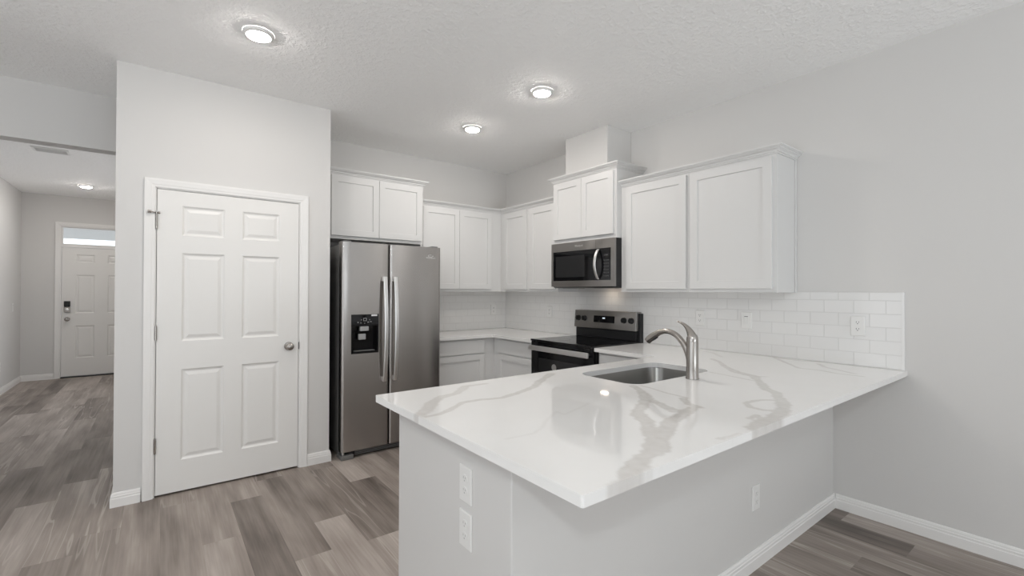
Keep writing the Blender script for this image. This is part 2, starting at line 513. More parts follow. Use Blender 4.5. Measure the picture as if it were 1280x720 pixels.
b = MB(); b.box(HX - 0.12, HX, 0.13, HY, 0, H)
struct('wall_hall_left', b, M['wall'], 'left wall of the entry hall', 'wall')
FX0, FX1 = -4.632, -3.706
b = MB()
b.box(HX - 0.12, FX0 - 0.02, HY, HY + 0.15, 0, H); b.box(FX1 + 0.02, -3.3, HY, HY + 0.15, 0, H); b.box(FX0 - 0.02, FX1 + 0.02, HY, HY + 0.15, 2.375, H)
struct('wall_hall_front', b, M['wall'], 'far end wall of the entry hall around the front door', 'wall')
b = MB(); b.box(-3.42, -3.3, 0.13, 1.2, 0, H); b.box(-3.42, -3.3, 4.0, HY, 0, H); b.box(-3.42, -3.3, 1.2, 4.0, 2.3, H)  # opening added so the hall fill lamp can shine in
struct('wall_hall_right', b, M['wall'], 'right wall of the entry hall with a wide opening added for fill light, hidden behind the pantry', 'wall')

# boxed duct chase over the microwave cabinet
b = MB(); b.box(-0.327, 0, -1.917, -1.396, 2.4315, H)
struct('wall_chase', b, M['wall'], 'boxed white duct chase rising from microwave cabinet to ceiling', 'duct chase', bevel=0.004)

# low wall under the peninsula
KY, KX, KE = -3.506, -2.590, -2.699
b = MB()
b.prism([(KX, KY), (0, KY), (0, KY + T), (KX + T, KY + T), (KX + T, KE), (KX, KE)], 0, 0.8845)
struct('wall_peninsula', b, M['wall'], 'low painted wall carrying the quartz peninsula counter', 'half wall', bevel=0.004)

# baseboards
BP = [(0.0005, 0), (0.015, 0), (0.015, 0.052), (0.0125, 0.056), (0.0125, 0.068), (0.010, 0.071), (0.009, 0.080), (0.005, 0.088), (0.0005, 0.089)]
def baseboard(name, path, label, flip=False):
    b = MB(); b.sweep([(x, y, 0) for x, y in path], (0, 0, 1), BP, flip)
    return struct(name, b, M['trim'], label, 'baseboard')
baseboard('baseboard_right', [(0, YR), (0, KY - 0.0155)], 'white baseboard along the right wall in front of the peninsula')
baseboard('baseboard_peninsula', [(-0.0005, KY), (KX, KY), (KX, KE)], 'white baseboard along the foot of the peninsula half wall')
baseboard('baseboard_pantry', [(-3.5125, PY), (PX0, PY), (PX0, -0.001)], 'short white baseboard left of the pantry door wrapping the corner')
baseboard('baseboard_fridge', [(-2.4995, PY), (PX1, PY), (PX1, -0.001)], 'short white baseboard between pantry door and fridge', True)
baseboard('baseboard_hall_left', [(HX, 0.131), (HX, HY - 0.016)], 'white baseboard along the left hall wall', True)
baseboard('baseboard_hall_front', [(HX, HY), (-4.7055, HY)], 'white baseboard in the hall left of the front door', True)

# subway tile backsplash
b = MB(); b.box(-0.008, 0, -3.850, -0.0085, 0.9150, 1.3635); b.box(-0.008, 0, -3.850, -3.2915, 1.3635, 1.3665)
bs = struct('backsplash_side', b, M['tile_y'], 'white subway tile backsplash on the range wall running past the cabinets', 'backsplash')
b = MB()
b.box(-0.0095, -0.0002, -3.863, -3.8502, 0.9150, 1.368); b.box(-0.0095, -0.0002, -3.8502, -3.3005, 1.3667, 1.368)
b.build('bullnose_edge', mat('white_tile_edge', (0.80, 0.795, 0.785), 0.15), bs, bevel=0.002)
b = MB(); b.box(-1.345, 0, -0.008, 0, 0.9150, 1.3635)
struct('backsplash_back', b, M['tile_x'], 'short white subway tile backsplash between fridge and room corner', 'backsplash')

# ------------------------------------------------------------------ doors
def six_panel(mb, fr, a0, a1, b0, b1, t, cols, rows):
    """slab front at c = 0, back at c = -t"""
    A = [a0] + [v for c in cols for v in c] + [a1]
    B = [b0] + [v for r in rows for v in r] + [b1]
    for i in range(0, len(A) - 1, 2): mb.box(A[i], A[i + 1], b0, b1, -t, 0, fr)
    for c in cols:
        for i in range(0, len(B) - 1, 2): mb.box(c[0], c[1], B[i], B[i + 1], -t, 0, fr)
        for r in rows:
            mb.rings(c[0], c[1], r[0], r[1], [(0, 0), (0.004, -0.003), (0.010, -0.0085), (0.015, -0.010), (0.021, -0.010), (0.040, -0.0035), (0.043, -0.003)], fr, back=False)
            mb.box(c[0], c[1], r[0], r[1], -t, -0.0115, fr)

CASING = [(0, 0.0005), (0, 0.009), (0.004, 0.0115), (0.016, 0.0125), (0.020, 0.0145), (0.036, 0.016), (0.045, 0.0175), (0.056, 0.0175), (0.057, 0.0165), (0.057, 0.0005)]
def casing(parent, x0, x1, top, y, m):
    b = MB(); b.sweep([(x0, y, 0.0005), (x0, y, top), (x1, y, top), (x1, y, 0.0005)], (0, -1, 0), CASING)
    return b.build('casing', m, parent)

def knob_part(parent, x, y, z, m, rr=0.027):
    fr = Fr((x, y, z), (1, 0, 0), (0, 0, 1), (0, -1, 0))
    b = MB(); b.lathe([(0, 0.0), (0.032, 0.0), (0.032, 0.004), (0.029, 0.008), (0.014, 0.011), (0.0115, 0.018), (0.0115, 0.030), (0.016, 0.036),
                       (rr - 0.003, 0.042), (rr, 0.050), (rr, 0.057), (rr - 0.004, 0.064), (0.015, 0.068), (0, 0.069)], fr, 28)
    return b.build('knob', m, parent, smooth=True)

# pantry door
d = thing('door_1', 'white six-panel pantry door with satin nickel knob, closed beside the fridge', 'door', ((DX0 + DX1) / 2, PY, 0), None, 'structure')
fr = back_frame(PY)
b = MB(); six_panel(b, fr, -3.438, -2.568, 0.014, 2.038, 0.035, [(-3.303, -3.056), (-2.948, -2.702)], [(0.222, 0.834), (1.024, 1.620), (1.738, 1.940)])
b.build('slab', M['door'], d)
b = MB()
b.box(DX0 + 0.0005, -3.4415, PY - 0.0003, PY + T, 0.0005, DTOP - 0.0005); b.box(-2.5645, DX1 - 0.0005, PY - 0.0003, PY + T, 0.0005, DTOP - 0.0005)
b.box(-3.4415, -2.5645, PY - 0.0003, PY + T, 2.0415, DTOP - 0.0005)
b.box(-3.4415, -3.428, PY + 0.037, PY + 0.05, 0.0005, 2.0415); b.box(-2.578, -2.5645, PY + 0.037, PY + 0.05, 0.0005, 2.0415)
b.build('jamb', M['trim'], d)
casing(d, -3.4475, -2.5585, 2.0475, PY, M['trim'])
for z in (1.820, 1.085, 0.340):
    b = MB(); b.tube([(-3.4405, PY - 0.006, z - 0.046), (-3.4405, PY - 0.006, z + 0.046)], 0.0062, 12)
    b.tube([(-3.4405, PY - 0.006, z - 0.052), (-3.4405, PY - 0.006, z + 0.052)], 0.0036, 10)
    b.build('hinge', M['nickel'], d, smooth=True)
b = MB()
b.tube([(-3.4405, PY - 0.006, 1.873), (-3.4405, PY - 0.006, 1.884)], 0.009, 14)
b.tube([(-3.4405, PY - 0.010, 1.879), (-3.474, PY - 0.030, 1.881)], 0.003, 8)
b.tube([(-3.4405, PY - 0.010, 1.879), (-3.430, PY - 0.016, 1.879)], 0.003, 8)
b.tube([(-3.468, PY - 0.026, 1.881), (-3.486, PY - 0.030, 1.881)], [0.009, 0.0105], 14)
b.tube([(-3.434, PY - 0.018, 1.879), (-3.425, PY - 0.014, 1.879)], [0.007, 0.008], 12)
b.build('hinge_pin_stop', M['nickel'], d, smooth=True)
kb = knob_part(d, -2.636, PY, 0.943, M['nickel'])
b = MB(); b.box(-2.5660, -2.5600, PY - 0.0025, PY + 0.01, 0.915, 0.970)
b.build('strike_plate', M['dark_steel'], d, bevel=0.001)

# front door with a glass transom
FD = HY - 0.001
d = thing('door_2', 'white six-panel front door with black keypad lock at the end of the hall', 'door', ((FX0 + FX1) / 2, HY, 0), None, 'structure')
fr = back_frame(HY + 0.012)
b = MB(); six_panel(b, fr, FX0 + 0.004, FX1 - 0.004, 0.022, 2.030, 0.045, [(-4.470, -4.247), (-4.092, -3.868)], [(0.300, 0.806), (1.002, 1.606), (1.800, 1.927)])
b.build('slab', M['door'], d)
b = MB()
b.box(FX0 - 0.0195, FX0, HY - 0.0003, HY + 0.15, 0.0005, 2.3745); b.box(FX1, FX1 + 0.0195, HY - 0.0003, HY + 0.15, 0.0005, 2.3745)
b.box(FX0, FX1, HY + 0.004, HY + 0.15, 2.034, 2.075); b.box(FX0, FX1, HY - 0.0003, HY + 0.15, 2.352, 2.3745)
b.build('jamb', M['trim'], d)
casing(d, FX0 - 0.012, FX1 + 0.012, 2.362, HY, M['trim'])
b = MB(); b.box(FX0, FX1, HY - 0.02, HY + 0.15, 0.0005, 0.016)
b.build('threshold', M['slot'], d, bevel=0.003)
kb = knob_part(d, -4.561, HY + 0.012, 0.913, M['nickel'], 0.03)
b = MB(); b.box(-4.598, -4.526, HY - 0.014, HY + 0.012, 1.020, 1.105)
k = b.build('deadbolt_housing', M['nickel'], d, bevel=0.008)
b = MB(); b.box(-4.598, -4.526, HY - 0.017, HY + 0.012, 1.107, 1.195)
b.build('keypad', M['black'], d, bevel=0.006)
b = MB(); b.lathe([(0, 0), (0.020, 0), (0.020, 0.005), (0.012, 0.009), (0, 0.009)], Fr((-4.562, HY - 0.0135, 1.062), (1, 0, 0), (0, 0, 1), (0, -1, 0)), 20)
b.build('thumb_turn', M['steel_bright'], k, smooth=True)

w = thing('window_1', 'narrow bright glass transom above the front door', 'window', ((FX0 + FX1) / 2, HY, 2.076), None, 'structure')
b = MB()
b.rings(FX0 + 0.0005, FX1 - 0.0005, 2.0755, 2.3515, [(0, -0.07), (0, -0.02), (0.012, -0.018), (0.014, -0.04), (0.014, -0.07)], back_frame(HY), back=False, cap=False)
b.build('sash', M['trim'], w)
b = MB(); b.box(FX0 + 0.013, FX1 - 0.013, HY + 0.045, HY + 0.050, 2.088, 2.339)
b.build('pane', M['glass'], w)
b = MB(); b.box(-6.5, -2.0, HY + 0.16, HY + 3.4, 2.445, 2.545)
struct('ceiling_porch', b, mat('porch_paint', (0.85, 0.85, 0.84), 0.7), 'porch ceiling seen through the transom', 'porch ceiling')

b = MB(); b.box(-12, 6, HY + 0.16, HY + 14, -0.12, -0.02)
struct('ground_outside', b, mat('driveway_concrete', (0.45, 0.45, 0.44), 0.9), 'pale driveway outside the front door', 'ground')

# sliding door behind the camera
w = thing('door_3', 'white framed sliding glass door behind the camera', 'door', (-1.95, YR, 0), None, 'structure')
b = MB(); b.rings(-3.4995, -0.4005, 0.0005, 2.1995, [(0, 0), (0, 0.05), (0.06, 0.05), (0.06, 0)], Fr((0, YR - 0.1, 0), (1, 0, 0), (0, 0, 1), (0, 1, 0)), back=False, cap=False)
b.box(-1.99, -1.91, YR - 0.09, YR - 0.05, 0.06, 2.14)
b.build('frame', M['trim'], w)
w = thing('window_2', 'white framed wide unseen window added on the far left wall to let fill light in', 'window', (XL, -4.3, 0.35), None, 'structure')  # unseen window, added where the side fill lamp enters
b = MB(); b.rings(-6.5995, -2.0005, 0.3505, 2.4495, [(0, 0), (0, 0.05), (0.05, 0.05), (0.05, 0)], Fr((XL - 0.1, 0, 0), (0, 1, 0), (0, 0, 1), (1, 0, 0)), back=False, cap=False)
for y in (-5.07, -3.53): b.box(XL - 0.09, XL - 0.055, y - 0.03, y + 0.03, 0.4, 2.4)
b.build('frame', M['trim'], w)

# ------------------------------------------------------------------ cabinets
SH = [(0, -0.019), (0, -0.0015), (0.0015, 0), (0.057, 0), (0.0585, -0.009)]
def shaker(name, parent, fr, a0, a1, b0, b1):
    b = MB(); b.rings(a0, a1, b0, b1, SH, fr)
    return b.build(name, M['cabinet'], parent)
def drawer_front(parent, fr, a0, a1, b0, b1):
    b = MB(); b.rings(a0, a1, b0, b1, [(0, -0.019), (0, -0.0015), (0.0015, 0)], fr)
    return b.build('drawer_front', M['cabinet'], parent)
CR = [(0.0005, 0), (0.007, 0), (0.0075, 0.009), (0.0145, 0.0105), (0.0155, 0.018), (0.022, 0.023), (0.030, 0.0265), (0.0335, 0.033), (0.040, 0.0345), (0.0405, 0.039), (0.046, 0.040), (0.046, 0.049), (0.0005, 0.049)]
def crown(path, z):
    b = MB(); b.sweep([(x, y, z) for x, y in path], (0, 0, 1), CR, True)
    return b

BY = -0.292          # face of the back wall cabinets
BX = -0.292          # face of the side wall cabinets
Z0, Z1 = 1.364, 2.300

# over the fridge
t = thing('wall_cabinet', 'short white two-door cabinet mounted above the fridge', 'cabinet', (-1.80, -0.001, 1.838))
b = MB(); b.box(-2.332, -1.310, -0.350, -0.001, 1.838, 2.460); b.build('cabinet_body', M['cabinet'], t, bevel=0.0012)
fr = back_frame(-0.370)
shaker('door', t, fr, -2.212, -1.775, 1.866, 2.408); shaker('door', t, fr, -1.772, -1.330, 1.866, 2.408)
b = crown([(-2.3315, -0.350), (-1.310, -0.350), (-1.310, -0.002)], 2.422)
b.build('crown_moulding', M['cabinet'], t)

# back run to the corner
t = thing('wall_cabinet', 'white two-door wall cabinet between fridge and corner', 'cabinet', (-0.80, -0.001, Z0))
b = MB(); b.box(-1.3085, -0.002, BY, -0.001, Z0, Z1); b.build('cabinet_body', M['cabinet'], t, bevel=0.0012)
fr = back_frame(BY - 0.0195)
shaker('door', t, fr, -1.286, -0.857, 1.390, 2.240); shaker('door', t, fr, -0.854, -0.432, 1.390, 2.240)

# side run from the corner to the microwave
fr = right_frame(BX - 0.0195)
t = thing('wall_cabinet', 'narrow white single-door wall cabinet right of the corner', 'cabinet', (-0.001, -0.55, Z0))
b = MB(); b.box(BX, -0.001, -0.806, BY - 0.0005, Z0, Z1); b.build('cabinet_body', M['cabinet'], t, bevel=0.0012)
shaker('door', t, fr, 0.375, 0.780, 1.390, 2.240)
t = thing('wall_cabinet', 'white single-door wall cabinet directly left of the microwave', 'cabinet', (-0.001, -1.03, Z0))
b = MB(); b.box(BX, -0.001, -1.2605, -0.8065, Z0, Z1); b.build('cabinet_body', M['cabinet'], t, bevel=0.0012)
shaker('door', t, fr, 0.831, 1.236, 1.390, 2.240)
b = crown([(-1.309, BY), (BX, BY), (BX, -1.2600)], 2.258)
tag(b.build('crown_moulding', M['cabinet']), 'white crown moulding turning the inside corner above the wall cabinets', 'crown moulding', None, 'thing')

# over the microwave
MXF = -0.355
t = thing('wall_cabinet', 'raised white two-door cabinet directly above the microwave', 'cabinet', (-0.001, -1.653, 1.838))
b = MB(); b.box(MXF, -0.001, -2.0445, -1.261, 1.827, 2.431); b.build('cabinet_body', M['cabinet'], t, bevel=0.0012)
fr = right_frame(MXF - 0.0195)
shaker('door', t, fr, 1.276, 1.644, 1.862, 2.402); shaker('door', t, fr, 1.647, 2.018, 1.862, 2.402)
b = crown([(-0.002, -1.261), (MXF, -1.261), (MXF, -2.0445), (-0.002, -2.0445)], 2.417)
b.build('crown_moulding', M['cabinet'], t)

# right of the microwave
fr = right_frame(BX - 0.0195)
t = thing('wall_cabinet', 'tall white single-door wall cabinet immediately right of the microwave', 'cabinet', (-0.001, -2.36, Z0))
b = MB(); b.box(BX, -0.001, -2.6765, -2.045, Z0, Z1); b.build('cabinet_body', M['cabinet'], t, bevel=0.0012)
shaker('door', t, fr, 2.104, 2.659, 1.389, 2.240)
t = thing('wall_cabinet', 'white single-door end cabinet over the wall outlets, last of its row', 'cabinet', (-0.001, -2.98, Z0))
b = MB(); b.box(BX, -0.001, -3.290, -2.677, Z0, Z1); b.build('cabinet_body', M['cabinet'], t, bevel=0.0012)
shaker('door', t, fr, 2.695, 3.266, 1.389, 2.240)
b = MB(); b.box(-0.022, -0.001, -3.2975, -3.2905, Z0, 2.257); b.build('scribe_strip', M['cabinet'], t, bevel=0.002)
b = crown([(BX, -2.0450), (BX, -3.290), (-0.002, -3.290)], 2.258)
tag(b.build('crown_moulding', M['cabinet']), 'white crown moulding wrapping the two wall cabinets right of the microwave', 'crown moulding', None, 'thing')

# base cabinets
FB = -0.600
def carcass(name_m, parent, fr, a0, a1, depth, b1=0.8845, fill=None):
    """open-topped box with a toe kick; front face at c = 0"""
    b = MB(); w = 0.018
    b.box(a0, a0 + w, 0.10, b1, -depth, -0.02, fr); b.box(a1 - w, a1, 0.10, b1, -depth, -0.02, fr)
    b.box(a0, a0 + w, 0.0, 0.10, -depth, -0.075, fr); b.box(a1 - w, a1, 0.0, 0.10, -depth, -0.075, fr)
    b.box(a0 + w, a1 - w, 0.10, 0.118, -depth, -0.02, fr); b.box(a0 + w, a1 - w, 0.118, b1, -depth, -depth + 0.012, fr)
    b.build('cabinet_body', M['cabinet'], parent)
    b = MB()
    b.box(a0, a0 + 0.035, 0.10, b1, -0.0195, 0, fr); b.box(a1 - 0.035, a1, 0.10, b1, -0.0195, 0, fr)
    for z0, z1 in ((0.10, 0.135), (0.700, 0.738), (b1 - 0.03, b1)): b.box(a0 + 0.035, a1 - 0.035, z0, z1, -0.0195, 0, fr)
    if fill: b.box(fill[0], fill[1], 0.1005, b1 - 0.0005, -0.019, 0.0004, fr)
    b.build('face_frame', M['cabinet'], parent)
    b = MB(); b.box(a0 + w, a1 - w, 0.0005, 0.0995, -0.085, -0.0755, fr); b.build('toe_kick', M['cabinet'], parent)

fr = back_frame(FB); frd = back_frame(FB - 0.0195)
t = thing('base_cabinet', 'white base cabinet with one drawer between fridge and corner', 'cabinet', (-1.0, -0.02, 0))
carcass('c', t, fr, -1.335, -0.6005, 0.585, fill=(-0.765, -0.636))
drawer_front(t, frd, -1.312, -0.735, 0.730, 0.866); shaker('door', t, frd, -1.312, -0.735, 0.120, 0.716)
fr = right_frame(FB); frd = right_frame(FB - 0.0195)
t = thing('base_cabinet', 'white base cabinet with one drawer left of the range', 'cabinet', (-0.02, -1.0, 0))
carcass('c', t, fr, 0.6005, 1.280, 0.585, fill=(0.636, 0.72))
drawer_front(t, frd, 0.690, 1.250, 0.730, 0.866); shaker('door', t, frd, 0.690, 1.250, 0.120, 0.716)
t = thing('base_cabinet', 'white base cabinet just right of the range, behind the sink', 'cabinet', (-0.02, -2.37, 0))
carcass('c', t, fr, 2.068, 2.7145, 0.585, fill=(2.575, 2.6795))
drawer_front(t, frd, 2.095, 2.60, 0.730, 0.866); shaker('door', t, frd, 2.095, 2.60, 0.120, 0.716)
# peninsula cabinets face the range
PF = -2.735
fr = Fr((0, PF, 0), (-1, 0, 0), (0, 0, 1), (0, 1, 0)); frd = Fr((0, PF + 0.0195, 0), (-1, 0, 0), (0, 0, 1), (0, 1, 0))
t = thing('base_cabinet', 'white sink cabinet under the peninsula counter', 'cabinet', (-1.24, -3.06, 0))
carcass('c', t, fr, 0.6005, 1.70, 0.650, fill=(0.6355, 0.83))
b = MB(); b.rings(0.80, 1.68, 0.735, 0.866, [(0, -0.019), (0, -0.0015), (0.0015, 0)], frd); b.build('false_drawer_front', M['cabinet'], t)
shaker('door', t, frd, 0.80, 1.238, 0.120, 0.716); shaker('door', t, frd, 1.242, 1.68, 0.120, 0.716)
t = thing('base_cabinet', 'white peninsula base cabinet nearest the fridge end', 'cabinet', (-2.09, -3.06, 0))
carcass('c', t, fr, 1.7005, 2.4745, 0.650)
drawer_front(t, frd, 1.72, 2.455, 0.735, 0.866)
shaker('door', t, frd, 1.72, 2.086, 0.120, 0.716); shaker('door', t, frd, 2.090, 2.455, 0.120, 0.716)

# ------------------------------------------------------------------ quartz counters
# veins of the stone: (half width at start, at end, strength, centre line on the slab in metres)
VEINS = [
    (0.03, 0.016, 0.75, [(-2.654, -3.043), (-2.595, -2.986), (-2.533, -2.9), (-2.47, -2.85), (-2.37, -2.817), (-2.262, -2.717), (-2.153, -2.719)]),
    (0.01, 0.02, 0.85, [(-2.661, -3.083), (-2.601, -3.082), (-2.537, -3.05), (-2.44, -2.981), (-2.359, -2.981), (-2.261, -3.01), (-2.16, -2.98), (-2.015, -2.924), (-1.893, -2.832), (-1.711, -2.715)]),
    (0.004, 0.004, 0.22, [(-2.573, -3.457), (-2.471, -3.465), (-2.409, -3.436), (-2.348, -3.385), (-2.23, -3.315), (-2.234, -3.361), (-2.117, -3.327), (-2.035, -3.297)]),
    (0.018, 0.026, 0.9, [(-1.611, -3.193), (-1.682, -3.292), (-1.789, -3.395)]),
    (0.026, 0.032, 0.9, [(-1.789, -3.395), (-1.988, -3.499), (-2.081, -3.609), (-2.172, -3.693), (-2.241, -3.754), (-2.313, -3.8), (-2.378, -3.81), (-2.449, -3.84), (-2.507, -3.871), (-2.593, -3.915)]),
    (0.024, 0.022, 0.9, [(-1.789, -3.395), (-1.813, -3.48), (-1.865, -3.577), (-1.834, -3.604)]),
    (0.022, 0.03, 0.9, [(-1.767, -3.594), (-1.896, -3.627), (-1.993, -3.651), (-2.097, -3.696), (-2.195, -3.745), (-2.274, -3.794)]),
    (0.005, 0.006, 0.8, [(-1.578, -3.204), (-1.582, -3.261), (-1.618, -3.378), (-1.627, -3.483)]),
    (0.015, 0.022, 0.9, [(-1.649, -3.478), (-1.722, -3.544), (-1.736, -3.6)]),
    (0.01, 0.012, 0.5, [(-0.119, -2.695), (-0.152, -2.784), (-0.316, -2.942)]),
    (0.012, 0.030, 0.9, [(-0.449, -2.942), (-0.547, -3.049), (-0.692, -3.162), (-0.816, -3.284), (-0.851, -3.347), (-0.879, -3.43)]),
    (0.014, 0.006, 0.8, [(-0.879, -3.43), (-0.838, -3.469)]),
    (0.007, 0.007, 0.8, [(-0.949, -3.205), (-0.972, -3.32), (-1.004, -3.453), (-1.014, -3.501)]),
    (0.005, 0.003, 0.45, [(-1.175, -3.27), (-1.229, -3.357), (-1.202, -3.412)]),
    (0.022, 0.03, 0.9, [(-0.87, -3.411), (-1.047, -3.527), (-1.173, -3.609), (-1.219, -3.672), (-1.331, -3.733), (-1.433, -3.789), (-1.56, -3.832), (-1.675, -3.85), (-1.748, -3.853), (-1.847, -3.873)]),
    (0.012, 0.012, 0.85, [(-1.366, -3.734), (-1.4, -3.7), (-1.451, -3.683), (-1.52, -3.679), (-1.573, -3.724), (-1.579, -3.773), (-1.546, -3.812)]),
    (0.01, 0.012, 0.8, [(-1.739, -3.798), (-1.672, -3.795), (-1.744, -3.845)]),
    (0.009, 0.010, 0.8, [(-0.025, -3.027), (-0.01, -3.113), (-0.053, -3.225), (-0.062, -3.356), (0.009, -3.459)]),
    (0.013, 0.011, 0.75, [(-0.064, -3.184), (-0.293, -3.373), (-0.39, -3.45), (-0.378, -3.562), (-0.42, -3.66), (-0.413, -3.77)]),
    (0.012, 0.013, 0.7, [(-0.102, -3.456), (-0.225, -3.536), (-0.286, -3.63), (-0.344, -3.716)]),
    (0.01, 0.006, 0.5, [(-2.047, -3.85), (-2.012, -3.861), (-1.947, -3.862)]),
    (0.006, 0.006, 0.35, [(-0.041, -3.598), (-0.052, -3.682), (-0.028, -3.753)]),
]

def vein_at(x, y):
    p = Vector((x, y, 0))
    n1 = noise.noise(p * 9.0); n2 = noise.noise(p * 34.0 + Vector((5, 2, 1))); n3 = noise.noise(p * 80.0)
    best = 0.0
    for w0, w1, op, pts in VEINS:
        for i in range(len(pts) - 1):
            ax, ay = pts[i]; bx, by = pts[i + 1]
            dx, dy = bx - ax, by - ay
            t = max(0.0, min(1.0, ((x - ax) * dx + (y - ay) * dy) / (dx * dx + dy * dy)))
            d = math.hypot(x - ax - t * dx, y - ay - t * dy)
            if d > 0.12: continue
            f = (i + t) / (len(pts) - 1)
            w = w0 + (w1 - w0) * f
            d += (n1 * 0.40 + n2 * 0.40 + n3 * 0.10) * w
            s = 1.0 - max(0.0, min(1.0, (d - w * 0.80) / max(0.006, w * 0.35)))
            edge = 0.82 + 0.18 * max(0.0, min(1.0, d / w))
            best = max(best, op * s * edge * (0.9 + 0.25 * n2))
    # faint haze away from the main veins
    return max(0.0, min(1.0, max(best, 0.0)))

def slab(name, outline, hole, step, label):
    def resample(poly, st):
        out = []
        for i in range(len(poly)):
            a, b2 = Vector(poly[i]), Vector(poly[(i + 1) % len(poly)])
            k = max(1, int((b2 - a).length / st))
            for j in range(k): out.append(a + (b2 - a) * (j / k))
        return out
    o = resample(outline, step); h = resample(hole, step) if hole else []
    pts = [Vector((p.x, p.y)) for p in o + h]
    no, nh = len(o), len(h)
    edges = [(i, (i + 1) % no) for i in range(no)] + [(no + i, no + (i + 1) % nh) for i in range(nh)]
    def inside(x, y, poly):
        c = False
        for i in range(len(poly)):
            x1, y1 = poly[i]; x2, y2 = poly[i - 1]
            if (y1 > y) != (y2 > y) and x < (x2 - x1) * (y - y1) / (y2 - y1) + x1: c = not c
        return c
    xs = [p[0] for p in outline]; ys = [p[1] for p in outline]
    rnd = random.Random(3)
    y = min(ys) + step
    row = 0
    while y < max(ys):
        x = min(xs) + step * (0.5 if row % 2 else 1.0)
        while x < max(xs):
            if inside(x, y, outline) and not (hole and inside(x, y, hole)):
                dmin = min(abs(x - v) for v in xs); dmy = min(abs(y - v) for v in ys)
                if dmin > step * 0.4 and dmy > step * 0.4: pts.append(Vector((x, y)))
            x += step
        y += step * 0.866; row += 1
    vs, es, fs, ov, oe, of = delaunay_2d_cdt(pts, edges, [], 0, 1e-6)
    zt, zb = 0.914, 0.8855
    bm = bmesh.new(); lay = bm.verts.layers.float.new('vein')
    def add(x, y, z):
        v = bm.verts.new((x, y, z)); v[lay] = vein_at(x, y); return v
    top = [add(p.x, p.y, zt) for p in vs]
    for f in fs:
        cx = sum(vs[i].x for i in f) / len(f); cy = sum(vs[i].y for i in f) / len(f)
        if inside(cx, cy, outline) and not (hole and inside(cx, cy, hole)): bm.faces.new([top[i] for i in f])
    loose = [v for v in bm.verts if not v.link_faces]
    for v in loose: bm.verts.remove(v)
    bm.edges.ensure_lookup_table()
    rim = [e for e in bm.edges if len(e.link_faces) == 1]
    low = {}
    ch = 0.0015
    for e in rim:
        for v in e.verts:
            if v not in low:
                n = bm.verts.new((v.co.x, v.co.y, zb)); n[lay] = v[lay]; low[v] = n
    for e in rim:
        a, c = e.verts
        bm.faces.new((a, c, low[c], low[a]))
    # underside
    es2 = [bm.edges.get((low[e.verts[0]], low[e.verts[1]])) for e in rim]
    bmesh.ops.triangle_fill(bm, use_beauty=True, use_dissolve=False, edges=es2)
    bmesh.ops.recalc_face_normals(bm, faces=bm.faces)
    me = bpy.data.meshes.new(name); bm.to_mesh(me); bm.free(); me.materials.append(M['quartz'])
    ob = bpy.data.objects.new(name, me); COL.objects.link(ob)
    return tag(ob, label, 'countertop')

def rounded(x0, x1, y0, y1, r, n=8):
    out = []
    for cx, cy, s in ((x1 - r, y1 - r, 0), (x0 + r, y1 - r, 1), (x0 + r, y0 + r, 2), (x1 - r, y0 + r, 3)):
        for i in range(n + 1):
            a = PI / 2 * (s + i / n); out.append((cx + r * math.cos(a), cy + r * math.sin(a)))
    return out

CE = -0.0002
SX0, SX1, SY0, SY1 = -1.592, -0.885, -3.192, -2.788
slab('quartz_countertop', [(CE, CE), (-1.345, CE), (-1.345, -0.650), (-0.655, -0.650), (-0.655, -1.2825), (CE, -1.2825)], None, 0.02,
     'L-shaped white quartz counter in the corner left of the range')
r = 0.006
slab('quartz_countertop', [(CE, -2.0665), (-0.655, -2.0665), (-0.655, -2.640), (-2.674 + r, -2.640), (-2.674 + 0.3 * r, -2.640 - 0.3 * r), (-2.674, -2.640 - r),
                           (-2.674, -3.874 + r), (-2.674 + 0.3 * r, -3.874 + 0.3 * r), (-2.674 + r, -3.874), (CE, -3.874)],
     rounded(SX0, SX1, SY0, SY1, 0.085), 0.0082, 'large veined white quartz peninsula counter holding the sink and faucet')

# undermount sink
t = thing('sink', 'stainless undermount sink basin set into the peninsula counter', 'sink', ((SX0 + SX1) / 2, (SY0 + SY1) / 2, 0.67))
def loop(x0, x1, y0, y1, r, z): return [Vector((p[0], p[1], z)) for p in rounded(x0, x1, y0, y1, r)]
g = 0.004
L_ = [loop(SX0 - 0.022, SX1 + 0.022, SY0 - 0.022, SY1 + 0.022, 0.10, 0.8825), loop(SX0 - 0.022, SX1 + 0.022, SY0 - 0.022, SY1 + 0.022, 0.10, 0.8845),
      loop(SX0 - g, SX1 + g, SY0 - g, SY1 + g, 0.089, 0.8845), loop(SX0 + 0.000, SX1, SY0, SY1, 0.085, 0.875), loop(SX0 + 0.008, SX1 - 0.008, SY0 + 0.008, SY1 - 0.008, 0.080, 0.72),
      loop(SX0 + 0.02, SX1 - 0.02, SY0 + 0.02, SY1 - 0.02, 0.075, 0.690), loop(SX0 + 0.05, SX1 - 0.05, SY0 + 0.05, SY1 - 0.05, 0.06, 0.680)]
b = MB(); prev = None
for lp in L_:
    r_ = [b.bm.verts.new(p) for p in lp]
    if prev:
        for i in range(len(r_)): b.bm.faces.new((prev[i], prev[(i + 1) % len(r_)], r_[(i + 1) % len(r_)], r_[i]))
    prev = r_
b.bm.faces.new(prev)
b.build('basin', M['sink_steel'], t, smooth=True)
b = MB(); b.lathe([(0.045, 0.001), (0.045, 0.003), (0.036, 0.004), (0.030, 0.001), (0.012, 0.001), (0.010, 0.006), (0, 0.006)], Fr((-1.24, -2.99, 0.680), (1, 0, 0), (0, 1, 0), (0, 0, 1)), 28)
b.build('drain', M['steel_bright'], t, smooth=True)

